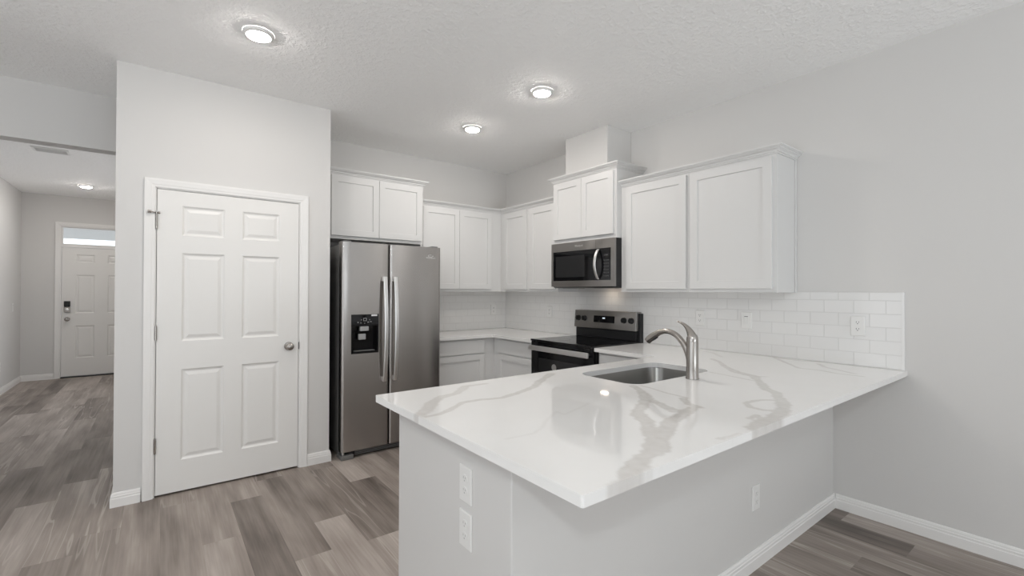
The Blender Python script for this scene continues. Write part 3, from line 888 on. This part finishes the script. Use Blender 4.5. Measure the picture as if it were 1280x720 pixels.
# faucet: everything lies in the plane x = FXC
FXC, FYC, FZ = -1.213, -3.258, 0.9145
t = thing('faucet', 'brushed nickel pull-out faucet with curved horn lever behind the sink', 'faucet', (FXC, FYC, FZ))
b = MB(); b.lathe([(0, 0), (0.0335, 0), (0.0335, 0.004), (0.0315, 0.010), (0.0305, 0.06), (0.0300, 0.19), (0.0293, 0.1925), (0.0293, 0.194), (0, 0.194)], Fr((FXC, FYC, FZ), (1, 0, 0), (0, 1, 0), (0, 0, 1)), 36)
b.build('faucet_body', M['nickel'], t, smooth=True)
def smooth_path(ctrl, n=40):
    """Catmull-Rom through (y, z, radius)"""
    c = [ctrl[0]] + list(ctrl) + [ctrl[-1]]
    out = []
    for i in range(1, len(c) - 2):
        for k in range(n // (len(c) - 3)):
            u = k / (n // (len(c) - 3))
            q = [0.5 * ((2 * c[i][j]) + (-c[i - 1][j] + c[i + 1][j]) * u + (2 * c[i - 1][j] - 5 * c[i][j] + 4 * c[i + 1][j] - c[i + 2][j]) * u * u
                        + (-c[i - 1][j] + 3 * c[i][j] - 3 * c[i + 1][j] + c[i + 2][j]) * u ** 3) for j in range(3)]
            out.append(q)
    out.append(list(ctrl[-1]))
    return out
sp = smooth_path([(FYC + 0.004, 0.965, 0.021), (FYC + 0.018, 1.030, 0.019), (FYC + 0.048, 1.088, 0.0165), (FYC + 0.093, 1.133, 0.0150), (FYC + 0.145, 1.151, 0.0145),
                  (FYC + 0.195, 1.143, 0.0155), (FYC + 0.240, 1.118, 0.0175)], 42)
b = MB(); b.tube([(FXC, y, z) for y, z, r in sp], [r for y, z, r in sp], 20); b.build('spout', M['nickel'], t, smooth=True)
hp = smooth_path([(FYC + 0.205, 1.1375, 0.0160), (FYC + 0.235, 1.121, 0.0190), (FYC + 0.262, 1.101, 0.0205), (FYC + 0.276, 1.088, 0.0200)], 18)
b = MB(); b.tube([(FXC, y, z) for y, z, r in hp], [r for y, z, r in hp], 20); s = b.build('spray_head', M['nickel'], t, smooth=True)
b = MB(); b.tube([(FXC, FYC + 0.214, 1.113), (FXC, FYC + 0.244, 1.094)], [(0.009, 0.005), (0.009, 0.005)], 12, flat=(1, 0, 0)); b.build('spray_button', M['rubber'], s, smooth=True)
lp = smooth_path([(FYC, 1.109, 0.0292), (FYC + 0.001, 1.128, 0.0285), (FYC + 0.010, 1.152, 0.0215), (FYC + 0.027, 1.176, 0.0145), (FYC + 0.052, 1.196, 0.0085), (FYC + 0.086, 1.2095, 0.0035)], 40)
b = MB(); b.tube([(FXC, y, z) for y, z, r in lp], [(r, r * (1 if i < 12 else 0.9)) for i, (y, z, r) in enumerate(lp)], 24); b.build('lever', M['nickel'], t, smooth=True)

# ------------------------------------------------------------------ refrigerator
t = thing('refrigerator', 'stainless steel side-by-side refrigerator with ice dispenser beside the pantry', 'refrigerator', (-1.81, -0.43, 0))
FXA, FXM, FXB, FF = -2.258, -1.8585, -1.362, -0.825
b = MB(); b.box(FXA + 0.004, FXB - 0.004, -0.745, -0.05, 0.030, 1.745); b.build('body', M['dark_steel'], t, bevel=0.004)
def door_piece(b, x0, x1, z0, z1, left, right):
    r = 0.022; y0, y1 = FF, -0.752
    poly = []
    if left: poly += [(x0 + r - r * math.sin(a), y0 + r - r * math.cos(a)) for a in [PI / 2 - PI / 2 * i / 6 for i in range(7)]]
    else: poly += [(x0, y0)]
    if right: poly += [(x1 - r + r * math.sin(a), y0 + r - r * math.cos(a)) for a in [PI / 2 * i / 6 for i in range(7)]]
    else: poly += [(x1, y0)]
    poly += [(x1, y1), (x0, y1)]
    b.prism(poly, z0, z1)
DZ0, DZ1 = 0.062, 1.766
HX0, HX1, HZ0, HZ1 = -2.183, -1.952, 0.850, 1.173
b = MB()
door_piece(b, FXA, HX0, DZ0, DZ1, True, False); door_piece(b, HX1, FXM - 0.003, DZ0, DZ1, False, True)
door_piece(b, HX0, HX1, DZ0, HZ0, False, False); door_piece(b, HX0, HX1, HZ1, DZ1, False, False)
fz = b.build('freezer_door', M['steel'], t, smooth=True)
b = MB(); door_piece(b, FXM + 0.003, FXB, DZ0, DZ1, True, True); rf = b.build('fridge_door', M['steel'], t, smooth=True)
def bar_handle(par, x):
    pts = [(x, FF - 0.0005, 1.490), (x, FF - 0.028, 1.482)]
    b = MB(); n = 24
    path = []
    for i in range(n + 1):
        u = i / n; z = 1.488 - 0.884 * u
        path.append((x, FF - 0.030 - 0.036 * math.sin(PI * u) ** 0.8, z))
    # flat strap, bowed out from the door
    for i in range(n):
        pass
    prof = [(-0.0165, -0.006), (-0.012, -0.010), (0.012, -0.010), (0.0165, -0.006), (0.0165, 0.006), (-0.0165, 0.006)]
    prev = None; first = None
    for px, py, pz in path:
        r = [b.bm.verts.new((px + a, py + c, pz)) for a, c in prof]
        if prev:
            for k in range(6): b.bm.faces.new((prev[k], prev[(k + 1) % 6], r[(k + 1) % 6], r[k]))
        else: first = r
        prev = r
    b.bm.faces.new(first); b.bm.faces.new(prev)
    for z in (1.468, 0.624): b.box(x - 0.012, x + 0.012, FF - 0.032, FF - 0.0003, z - 0.018, z + 0.018)
    return b.build('handle', M['steel_bright'], par)
bar_handle(fz, -1.909); bar_handle(rf, -1.816)
# dispenser set into the freezer door
b = MB()
cz = 1.075
b.box(HX0 + 0.0005, HX1 - 0.0005, FF - 0.002, -0.765, cz, HZ1 - 0.0005)                # control fascia
b.box(HX0 + 0.0005, HX0 + 0.012, FF - 0.002, -0.765, HZ0 + 0.0005, cz); b.box(HX1 - 0.012, HX1 - 0.0005, FF - 0.002, -0.765, HZ0 + 0.0005, cz)
b.box(HX0 + 0.012, HX1 - 0.012, -0.775, -0.765, HZ0 + 0.0005, cz); b.box(HX0 + 0.012, HX1 - 0.012, FF - 0.002, -0.775, HZ0 + 0.0005, HZ0 + 0.018)
ds = b.build('dispenser', M['glass_black'], t, bevel=0.002)
b = MB(); b.box(-2.112, -2.040, FF - 0.012, FF + 0.025, 1.036, 1.074); b.build('ice_chute', M['paddle'], ds, bevel=0.004)
b = MB(); b.box(-2.122, -2.062, FF - 0.004, FF + 0.020, 0.965, 1.012); b.build('paddle', M['paddle'], ds, bevel=0.004)
b = MB(); b.box(HX0 + 0.03, HX1 - 0.03, FF + 0.004, -0.78, HZ0 + 0.0185, HZ0 + 0.024); b.build('drip_tray', M['dark_steel'], ds, bevel=0.002)
b = MB(); b.box(-2.016, -1.966, FF - 0.0026, FF - 0.0021, 1.156, 1.170); b.build('sticker', M['white_mark'], ds)
b = MB()
b.rings(-2.083, -2.056, 1.117, 1.143, [(0, 0), (0, 0.0005), (0.004, 0.0005), (0.004, 0)], back_frame(FF - 0.0021), back=False, cap=False)
for x, z, w in ((-2.128, 1.108, 0.010), (-2.104, 1.103, 0.008), (-2.043, 1.108, 0.012), (-2.020, 1.111, 0.010), (-2.072, 1.100, 0.006), (-2.100, 1.128, 0.005), (-2.030, 1.128, 0.005)):
    b.box(x - w / 2, x + w / 2, FF - 0.0026, FF - 0.0021, z - 0.003, z + 0.003)
b.build('control_marks', M['grey_mark'], ds)
b = MB(); b.box(FXA + 0.03, FXB - 0.012, -0.790, -0.750, 0.012, 0.056); b.build('base_grille', M['black_matte'], t, bevel=0.002)
b = MB()
for k in range(3): b.box(FXA + 0.12, FXB - 0.02, -0.7945, -0.7905, 0.018 + 0.012 * k, 0.024 + 0.012 * k)
b.build('grille_slats', M['dark_steel'], t)
b = MB(); b.box(FXA - 0.001, FXA + 0.10, -0.832, -0.70, 0.0005, 0.036); b.build('foot_cover', M['dark_steel'], t, bevel=0.004)
b = MB(); b.box(FXB - 0.10, FXB, -0.815, -0.70, 0.0005, 0.036); b.build('foot_cover', M['dark_steel'], t, bevel=0.004)
b = MB(); b.tube([(FXA + 0.022, -0.800, 0.038), (FXA + 0.022, -0.800, 0.061)], 0.010, 12); b.build('hinge_pin', M['steel_bright'], t, smooth=True)
for x in (FXA + 0.05, FXB - 0.05):
    b = MB(); b.box(x - 0.03, x + 0.03, -0.800, -0.66, 1.7665, 1.778); b.box(x - 0.03, x + 0.03, -0.7495, -0.66, 1.7455, 1.7665); b.build('hinge_cover', M['dark_steel'], t, bevel=0.004)
lf = Fr((-1.468, FF - 0.0006, 1.668), (1, 0, 0), (0, 0, 1), (0, -1, 0))
lettering('logo', 'Whirlpool', 0.022, lf, M['steel_bright'], rf)
b = MB()
n = 28
for k in range(n):
    a0, a1 = 2 * PI * k / n, 2 * PI * (k + 1) / n
    if 0.3 < a0 < 1.2: continue
    q = [(0.026 * math.cos(a0), 0.011 * math.sin(a0)), (0.026 * math.cos(a1), 0.011 * math.sin(a1)), (0.0215 * math.cos(a1), 0.008 * math.sin(a1)), (0.0215 * math.cos(a0), 0.008 * math.sin(a0))]
    b.prism(q, 0.0003, 0.0012, Fr((-1.468, FF, 1.686), (1, 0, 0), (0, 0, 1), (0, -1, 0)))
b.build('emblem', M['steel_bright'], rf, merge=True)

# ------------------------------------------------------------------ microwave
t = thing('microwave', 'stainless over-the-range microwave with curved bar handle', 'microwave', (-0.02, -1.653, 1.395))
MF = -0.385; MY0, MY1, MZ0, MZ1 = 1.262, 2.046, 1.398, 1.8255
fr = right_frame(MF)
b = MB(); b.prism([(-0.009, 1.412), (-0.30, 1.398), (-0.345, 1.402), (-0.362, 1.412), (-0.362, MZ1), (-0.009, MZ1)], 0, MY1 - MY0, Fr((0, -MY0, 0), (1, 0, 0), (0, 0, 1), (0, -1, 0)))
b.build('body', M['black_matte'], t, bevel=0.003)
b = MB()
ga0, ga1, gb0, gb1 = MY0 + 0.025, MY1 - 0.040, 1.466, 1.744
b.box(MY0, MY1, 1.412, gb0, -0.0225, 0, fr); b.box(MY0, MY1, gb1, MZ1 - 0.001, -0.0225, 0, fr)
b.box(MY0, ga0, gb0, gb1, -0.0225, 0, fr); b.box(ga1, MY1, gb0, gb1, -0.0225, 0, fr)
b.build('front_frame', M['steel_h'], t, merge=True)
b = MB(); b.box(1.836, 1.8375, 1.745, MZ1 - 0.001, -0.001, 0.0004, fr); b.build('door_seam', M['slot'], t)
b = MB(); b.box(ga0 + 0.0005, 1.846, gb0 + 0.0005, gb1 - 0.0005, -0.022, -0.0015, fr); dg = b.build('door_glass', M['glass_black'], t)
b = MB(); b.box(ga0 + 0.035, 1.700, gb0 + 0.035, gb1 - 0.045, -0.0012, -0.0008, fr); b.build('viewing_window', M['screen'], dg)
b = MB(); b.box(1.8475, ga1 - 0.0005, gb0 + 0.0005, gb1 - 0.0005, -0.022, -0.0015, fr); cp = b.build('control_panel', M['black'], t)
b = MB()
for i in range(3):
    for j in range(6):
        b.box(1.925 + 0.022 * i, 1.937 + 0.022 * i, 1.500 + 0.027 * j, 1.508 + 0.027 * j, -0.0015, -0.0010, fr)
b.build('keypad', M['faint_mark'], cp)
b = MB(); b.box(1.925, 1.980, 1.672, 1.694, -0.0015, -0.0010, fr); b.build('display', M['screen'], cp)
b = MB()
for i, w in enumerate((0.006, 0.010, 0.010)): b.box(1.934 + 0.014 * i, 1.934 + 0.014 * i + w, 1.677, 1.689, -0.0010, -0.0006, fr)
b.build('display_digits', M['faint_mark'], cp)
b = MB(); n = 22; prof = [(-0.014, 0), (-0.009, 0.006), (0.009, 0.006), (0.014, 0), (0.009, -0.006), (-0.009, -0.006)]
prev = None; first = None
for i in range(n + 1):
    u = i / n; z = 1.736 - 0.262 * u; c = 0.004 + 0.050 * math.sin(PI * u) ** 0.75
    r = [b.bm.verts.new(fr.p(1.868 + a, z, c + cc)) for a, cc in prof]
    if prev:
        for k in range(6): b.bm.faces.new((prev[k], prev[(k + 1) % 6], r[(k + 1) % 6], r[k]))
    else: first = r
    prev = r
b.bm.faces.new(first); b.bm.faces.new(prev)
b.build('handle', M['steel_bright'], dg, smooth=True)
lettering('logo', 'Whirlpool', 0.024, Fr((MF - 0.0006, -1.630, 1.785), (0, -1, 0), (0, 0, 1), (-1, 0, 0)), M['steel_bright'], t)
b = MB(); b.box(-0.150, -0.105, -1.745, -1.685, 1.3995, 1.4085); b.build('lamp_lens', M['hood_lamp'], t)
for y in (-1.45, -1.86):
    b = MB(); b.box(-0.32, -0.22, y - 0.10, y + 0.10, 1.3960, 1.3995); b.build('grease_filter', M['dark_steel'], t)

# ------------------------------------------------------------------ range
t = thing('range', 'black and stainless electric range with glass cooktop', 'range', (-0.35, -1.672, 0))
RY0, RY1 = 1.2845, 2.0635
fr = right_frame(0)
b = MB(); b.box(-0.628, -0.012, -RY1 + 0.004, -RY0 - 0.004, 0.10, 0.908); b.box(-0.57, -0.03, -RY1 + 0.03, -RY0 - 0.03, 0.0005, 0.10)
b.build('body', M['black_matte'], t, bevel=0.003)
b = MB(); b.box(-0.668, -0.055, -RY1, -RY0, 0.9085, 0.926); ct = b.build('cooktop', M['glass_black'], t, bevel=0.004)
for x, y, r in ((-0.50, -1.48, 0.115), (-0.50, -1.87, 0.095), (-0.22, -1.48, 0.08), (-0.22, -1.87, 0.115)):
    b = MB(); b.lathe([(r, 0), (r, 0.0003), (r - 0.003, 0.0003), (r - 0.003, 0)], Fr((x, y, 0.9262), (1, 0, 0), (0, 1, 0), (0, 0, 1)), 48)
    b.build('burner_ring', M['screen'], ct)
b = MB(); b.box(-0.660, -0.630, -RY1 + 0.002, -RY0 - 0.002, 0.245, 0.905); od = b.build('oven_door', M['glass_black'], t, bevel=0.004)
b = MB(); b.box(-0.6610, -0.6605, -RY1 + 0.11, -RY0 - 0.11, 0.35, 0.76); b.build('oven_window', M['screen'], od)
b = MB(); b.box(-0.706, -0.690, -RY1 + 0.025, -RY0 - 0.012, 0.828, 0.874)
for y in (-RY1 + 0.06, -RY0 - 0.06): b.box(-0.690, -0.6605, y - 0.012, y + 0.012, 0.838, 0.864)
b.build('handle', M['steel_bright'], od, bevel=0.004)
b = MB(); b.lathe([(0, 0), (0.030, 0), (0.030, 0.0006), (0.024, 0.0008), (0, 0.0008)], Fr((-0.6611, -1.600, 0.695), (0, -1, 0), (0, 0, 1), (-1, 0, 0)), 28); b.build('sticker', M['badge'], od)
b = MB(); b.box(-0.655, -0.630, -RY1 + 0.002, -RY0 - 0.002, 0.105, 0.238); b.build('storage_drawer', M['steel_h'], t, bevel=0.003)
# backguard
b = MB(); b.box(-0.055, -0.0085, -RY1 + 0.004, -RY0 - 0.004, 0.9085, 1.172); b.box(-0.078, -0.055, -RY1 + 0.03, -RY0 - 0.012, 0.9265, 1.012)
b.build('backguard', M['black_matte'], t, bevel=0.003)
b = MB(); b.prism([(-0.098, 1.016), (-0.0556, 1.016), (-0.0556, 1.1725), (-0.012, 1.1725), (-0.012, 1.184), (-0.078, 1.184), (-0.082, 1.181)], 0, 0.752, Fr((0, -RY0 - 0.004, 0), (1, 0, 0), (0, 0, 1), (0, -1, 0)))
bg = b.build('control_fascia', M['steel_h'], t, bevel=0.002)
sl = Vector((0.016, 0, 0.165)).normalized()
ff = Fr((-0.098, 0, 1.016), (0, -1, 0), sl, Vector((0, -1, 0)).cross(sl))
b = MB(); b.box(1.545, 1.800, 0.058, 0.122, 0.0003, 0.0016, ff); dp = b.build('clock_panel', M['glass_black'], bg)
b = MB(); b.box(1.655, 1.685, 0.094, 0.106, 0.0016, 0.0020, ff); b.build('display_digits', M['digits'], dp)
b = MB()
for i in range(9):
    for j in range(3):
        if 3 <= i <= 5 and j == 2: continue
        b.box(1.562 + 0.026 * i, 1.572 + 0.026 * i, 0.068 + 0.018 * j, 0.073 + 0.018 * j, 0.0016, 0.0019, ff)
b.build('key_marks', M['screen'], dp)
for a in (1.347, 1.428, 1.912, 1.994):
    o = ff.p(a, 0.090, 0)
    k = Fr(o, ff.u, ff.v, ff.n)
    b = MB(); b.lathe([(0, 0.0003), (0.027, 0.0003), (0.027, 0.006), (0.0235, 0.009), (0.022, 0.026), (0.019, 0.029), (0, 0.029)], k, 24)
    b.box(-0.005, 0.005, -0.022, 0.022, 0.027, 0.036, k)
    b.build('knob', M['black_matte'], bg, smooth=True)

# ------------------------------------------------------------------ outlets and switches
def outlet(label, group, loc, rz, cat='outlet', decora=False, slot='slot'):
    """built facing -Y at the origin"""
    t = thing('light_switch' if decora else 'wall_outlet', label, cat, (0, 0, 0), group)
    fr = Fr((0, 0, 0), (1, 0, 0), (0, 0, 1), (0, -1, 0))
    b = MB(); b.rings(-0.0375, 0.0375, -0.0605, 0.0605, [(0, 0.0004), (0, 0.004), (0.003, 0.0065)], fr); b.build('cover_plate', M['plastic'], t)
    if decora:
        b = MB(); b.rings(-0.0165, 0.0165, -0.0335, 0.0335, [(0, 0.0066), (0, 0.0080), (0.0015, 0.0085)], fr); r = b.build('rocker', M['plastic'], t, merge=True)
        b = MB(); b.box(-0.0125, 0.0125, 0.0265, 0.0300, 0.0084, 0.0090, fr); b.build('toggle_gap', M['slot'], r)
        return t
    for dz in (0.0205, -0.0205):
        oct_ = [(0.017 * math.cos(a) * 1.0, 0.0145 * math.sin(a) + dz) for a in [2 * PI * k / 20 for k in range(20)]]
        b = MB(); b.prism(oct_, 0.0066, 0.0082, fr); r = b.build('receptacle', M['plastic'], t)
        b = MB()
        b.box(-0.0078, -0.0052, dz + 0.000, dz + 0.0080, 0.0083, 0.0087, fr); b.box(0.0052, 0.0078, dz + 0.001, dz + 0.0075, 0.0083, 0.0087, fr)
        b.prism([(0.0027 * math.cos(a), 0.0027 * math.sin(a) + dz - 0.0062) for a in [2 * PI * k / 12 for k in range(12)]], 0.0083, 0.0087, fr)
        b.build('slots', M[slot], r)
    return t
def place(o, loc, rz):
    o.location = loc; o.rotation_euler = (0, 0, rz); return o
first = outlet('white duplex outlet on the tile at the counter end, near bullnose edge', 'outlets on the tile backsplash', None, 0)
place(first, (-0.0083, -3.640, 1.160), -PI / 2)
def another(label, group, loc, rz, src=None):
    c = copy_tree(src or first); tag(c, label); c['group'] = group; return place(c, loc, rz)
another('white duplex outlet on the tile just right of the range, beyond faucet', 'outlets on the tile backsplash', (-0.0083, -2.600, 1.160), -PI / 2)
another('white duplex outlet on the tile left of the range', 'outlets on the tile backsplash', (-0.0083, -0.825, 1.142), -PI / 2)
another('white outlet on the short tile between fridge and corner', 'outlets on the tile backsplash', (-0.196, -0.0083, 1.142), 0)
pale = outlet('upper of two white outlets stacked on the peninsula end', 'outlets on the peninsula', None, 0, slot='slot_pale')
place(pale, (KX - 0.0002, -3.255, 0.712), -PI / 2)
another('lower of two white outlets stacked on the peninsula end', 'outlets on the peninsula', (KX - 0.0002, -3.255, 0.559), -PI / 2, pale)
another('white outlet low under the counter overhang near the right wall', 'outlets on the peninsula', (-1.059, KY - 0.0002, 0.345), 0, pale)
another('white outlet low on the left hall wall', 'outlets in the hall', (HX + 0.0002, 4.17, 0.36), PI / 2)
sw = outlet('white rocker switch on the tile between two outlets under cabinets', 'light switches', None, 0, 'switch', True)
place(sw, (-0.0083, -2.964, 1.160), -PI / 2)
c = copy_tree(sw); tag(c, 'white rocker switch on the left hall wall'); place(c, (HX + 0.0002, 4.81, 1.12), PI / 2)

# ------------------------------------------------------------------ ceiling lights and vent
def downlight(label, x, y, src=[None]):
    if src[0] is None:
        t = thing('ceiling_light', label, 'ceiling light', (0, 0, H), 'recessed ceiling lights')
        fr = Fr((0, 0, H), (1, 0, 0), (0, -1, 0), (0, 0, -1))
        b = MB(); b.lathe([(0.081, 0.0003), (0.081, 0.004), (0.074, 0.014), (0.066, 0.019), (0.062, 0.019), (0.060, 0.012)], fr, 40); b.build('trim_ring', M['plastic'], t, smooth=True)
        b = MB(); b.lathe([(0.0595, 0.012), (0.0575, 0.0205), (0.050, 0.025), (0.036, 0.029), (0.018, 0.031), (0, 0.0315)], fr, 36); b.build('lens', M['lens'], t, smooth=True)
        src[0] = t; o = t
    else:
        o = copy_tree(src[0]); tag(o, label)
    o.location = (x, y, H)
    return o
downlight('lit recessed ceiling light closest to the pantry wall', -2.985, -1.650)
downlight('lit recessed ceiling light in front of the duct chase', -1.218, -2.070)
downlight('lit recessed ceiling light nearest the back wall above the fridge side', -1.212, -1.120)
downlight('lit recessed ceiling light in the entry hall near front door', -4.25, 4.136)
for i, (x, y) in enumerate(((-4.4, -3.0), (-2.6, -7.4), (-5.4, -7.4))):  # extra ceiling lights out of view, added to brighten the room
    downlight(['added unseen recessed light over the living side near the hall', 'added unseen recessed light by the sliding door', 'added unseen recessed light in the far living corner'][i], x, y)

# flush dome lamp of the living area; its shadow of the counter falls on the peninsula wall
t = thing('ceiling_lamp', 'lit flush dome lamp in the middle of the living area ceiling', 'ceiling lamp', (-4.8, -5.83, H))
fr = Fr((-4.8, -5.83, H), (1, 0, 0), (0, -1, 0), (0, 0, -1))
b = MB(); b.lathe([(0, 0.0003), (0.185, 0.0003), (0.185, 0.022), (0.175, 0.028), (0, 0.028)], fr, 40); b.build('pan', M['plastic'], t, smooth=True)
b = MB(); b.lathe([(0.168, 0.0285), (0.160, 0.050), (0.135, 0.072), (0.095, 0.087), (0.045, 0.095), (0, 0.097)], fr, 40); b.build('glass_dome', M['dome'], t, smooth=True)

t = thing('ceiling_vent', 'white air vent in the hall ceiling just past the header', 'vent', (-4.33, 2.14, H))
b = MB()
b.box(-4.47, -4.19, 2.045, 2.062, H - 0.012, H - 0.0003); b.box(-4.47, -4.19, 2.218, 2.235, H - 0.012, H - 0.0003)
b.box(-4.47, -4.45, 2.062, 2.218, H - 0.012, H - 0.0003); b.box(-4.21, -4.19, 2.062, 2.218, H - 0.012, H - 0.0003)
b.build('frame', M['vent_white'], t)
b = MB()
for k in range(7):
    y = 2.075 + 0.022 * k
    b.prism([(y, H - 0.011), (y + 0.014, H - 0.003), (y + 0.0155, H - 0.0045), (y + 0.0015, H - 0.0125)], -4.45, -4.21, Fr((0, 0, 0), (0, 1, 0), (0, 0, 1), (1, 0, 0)))
b.build('louvres', M['vent_white'], t)
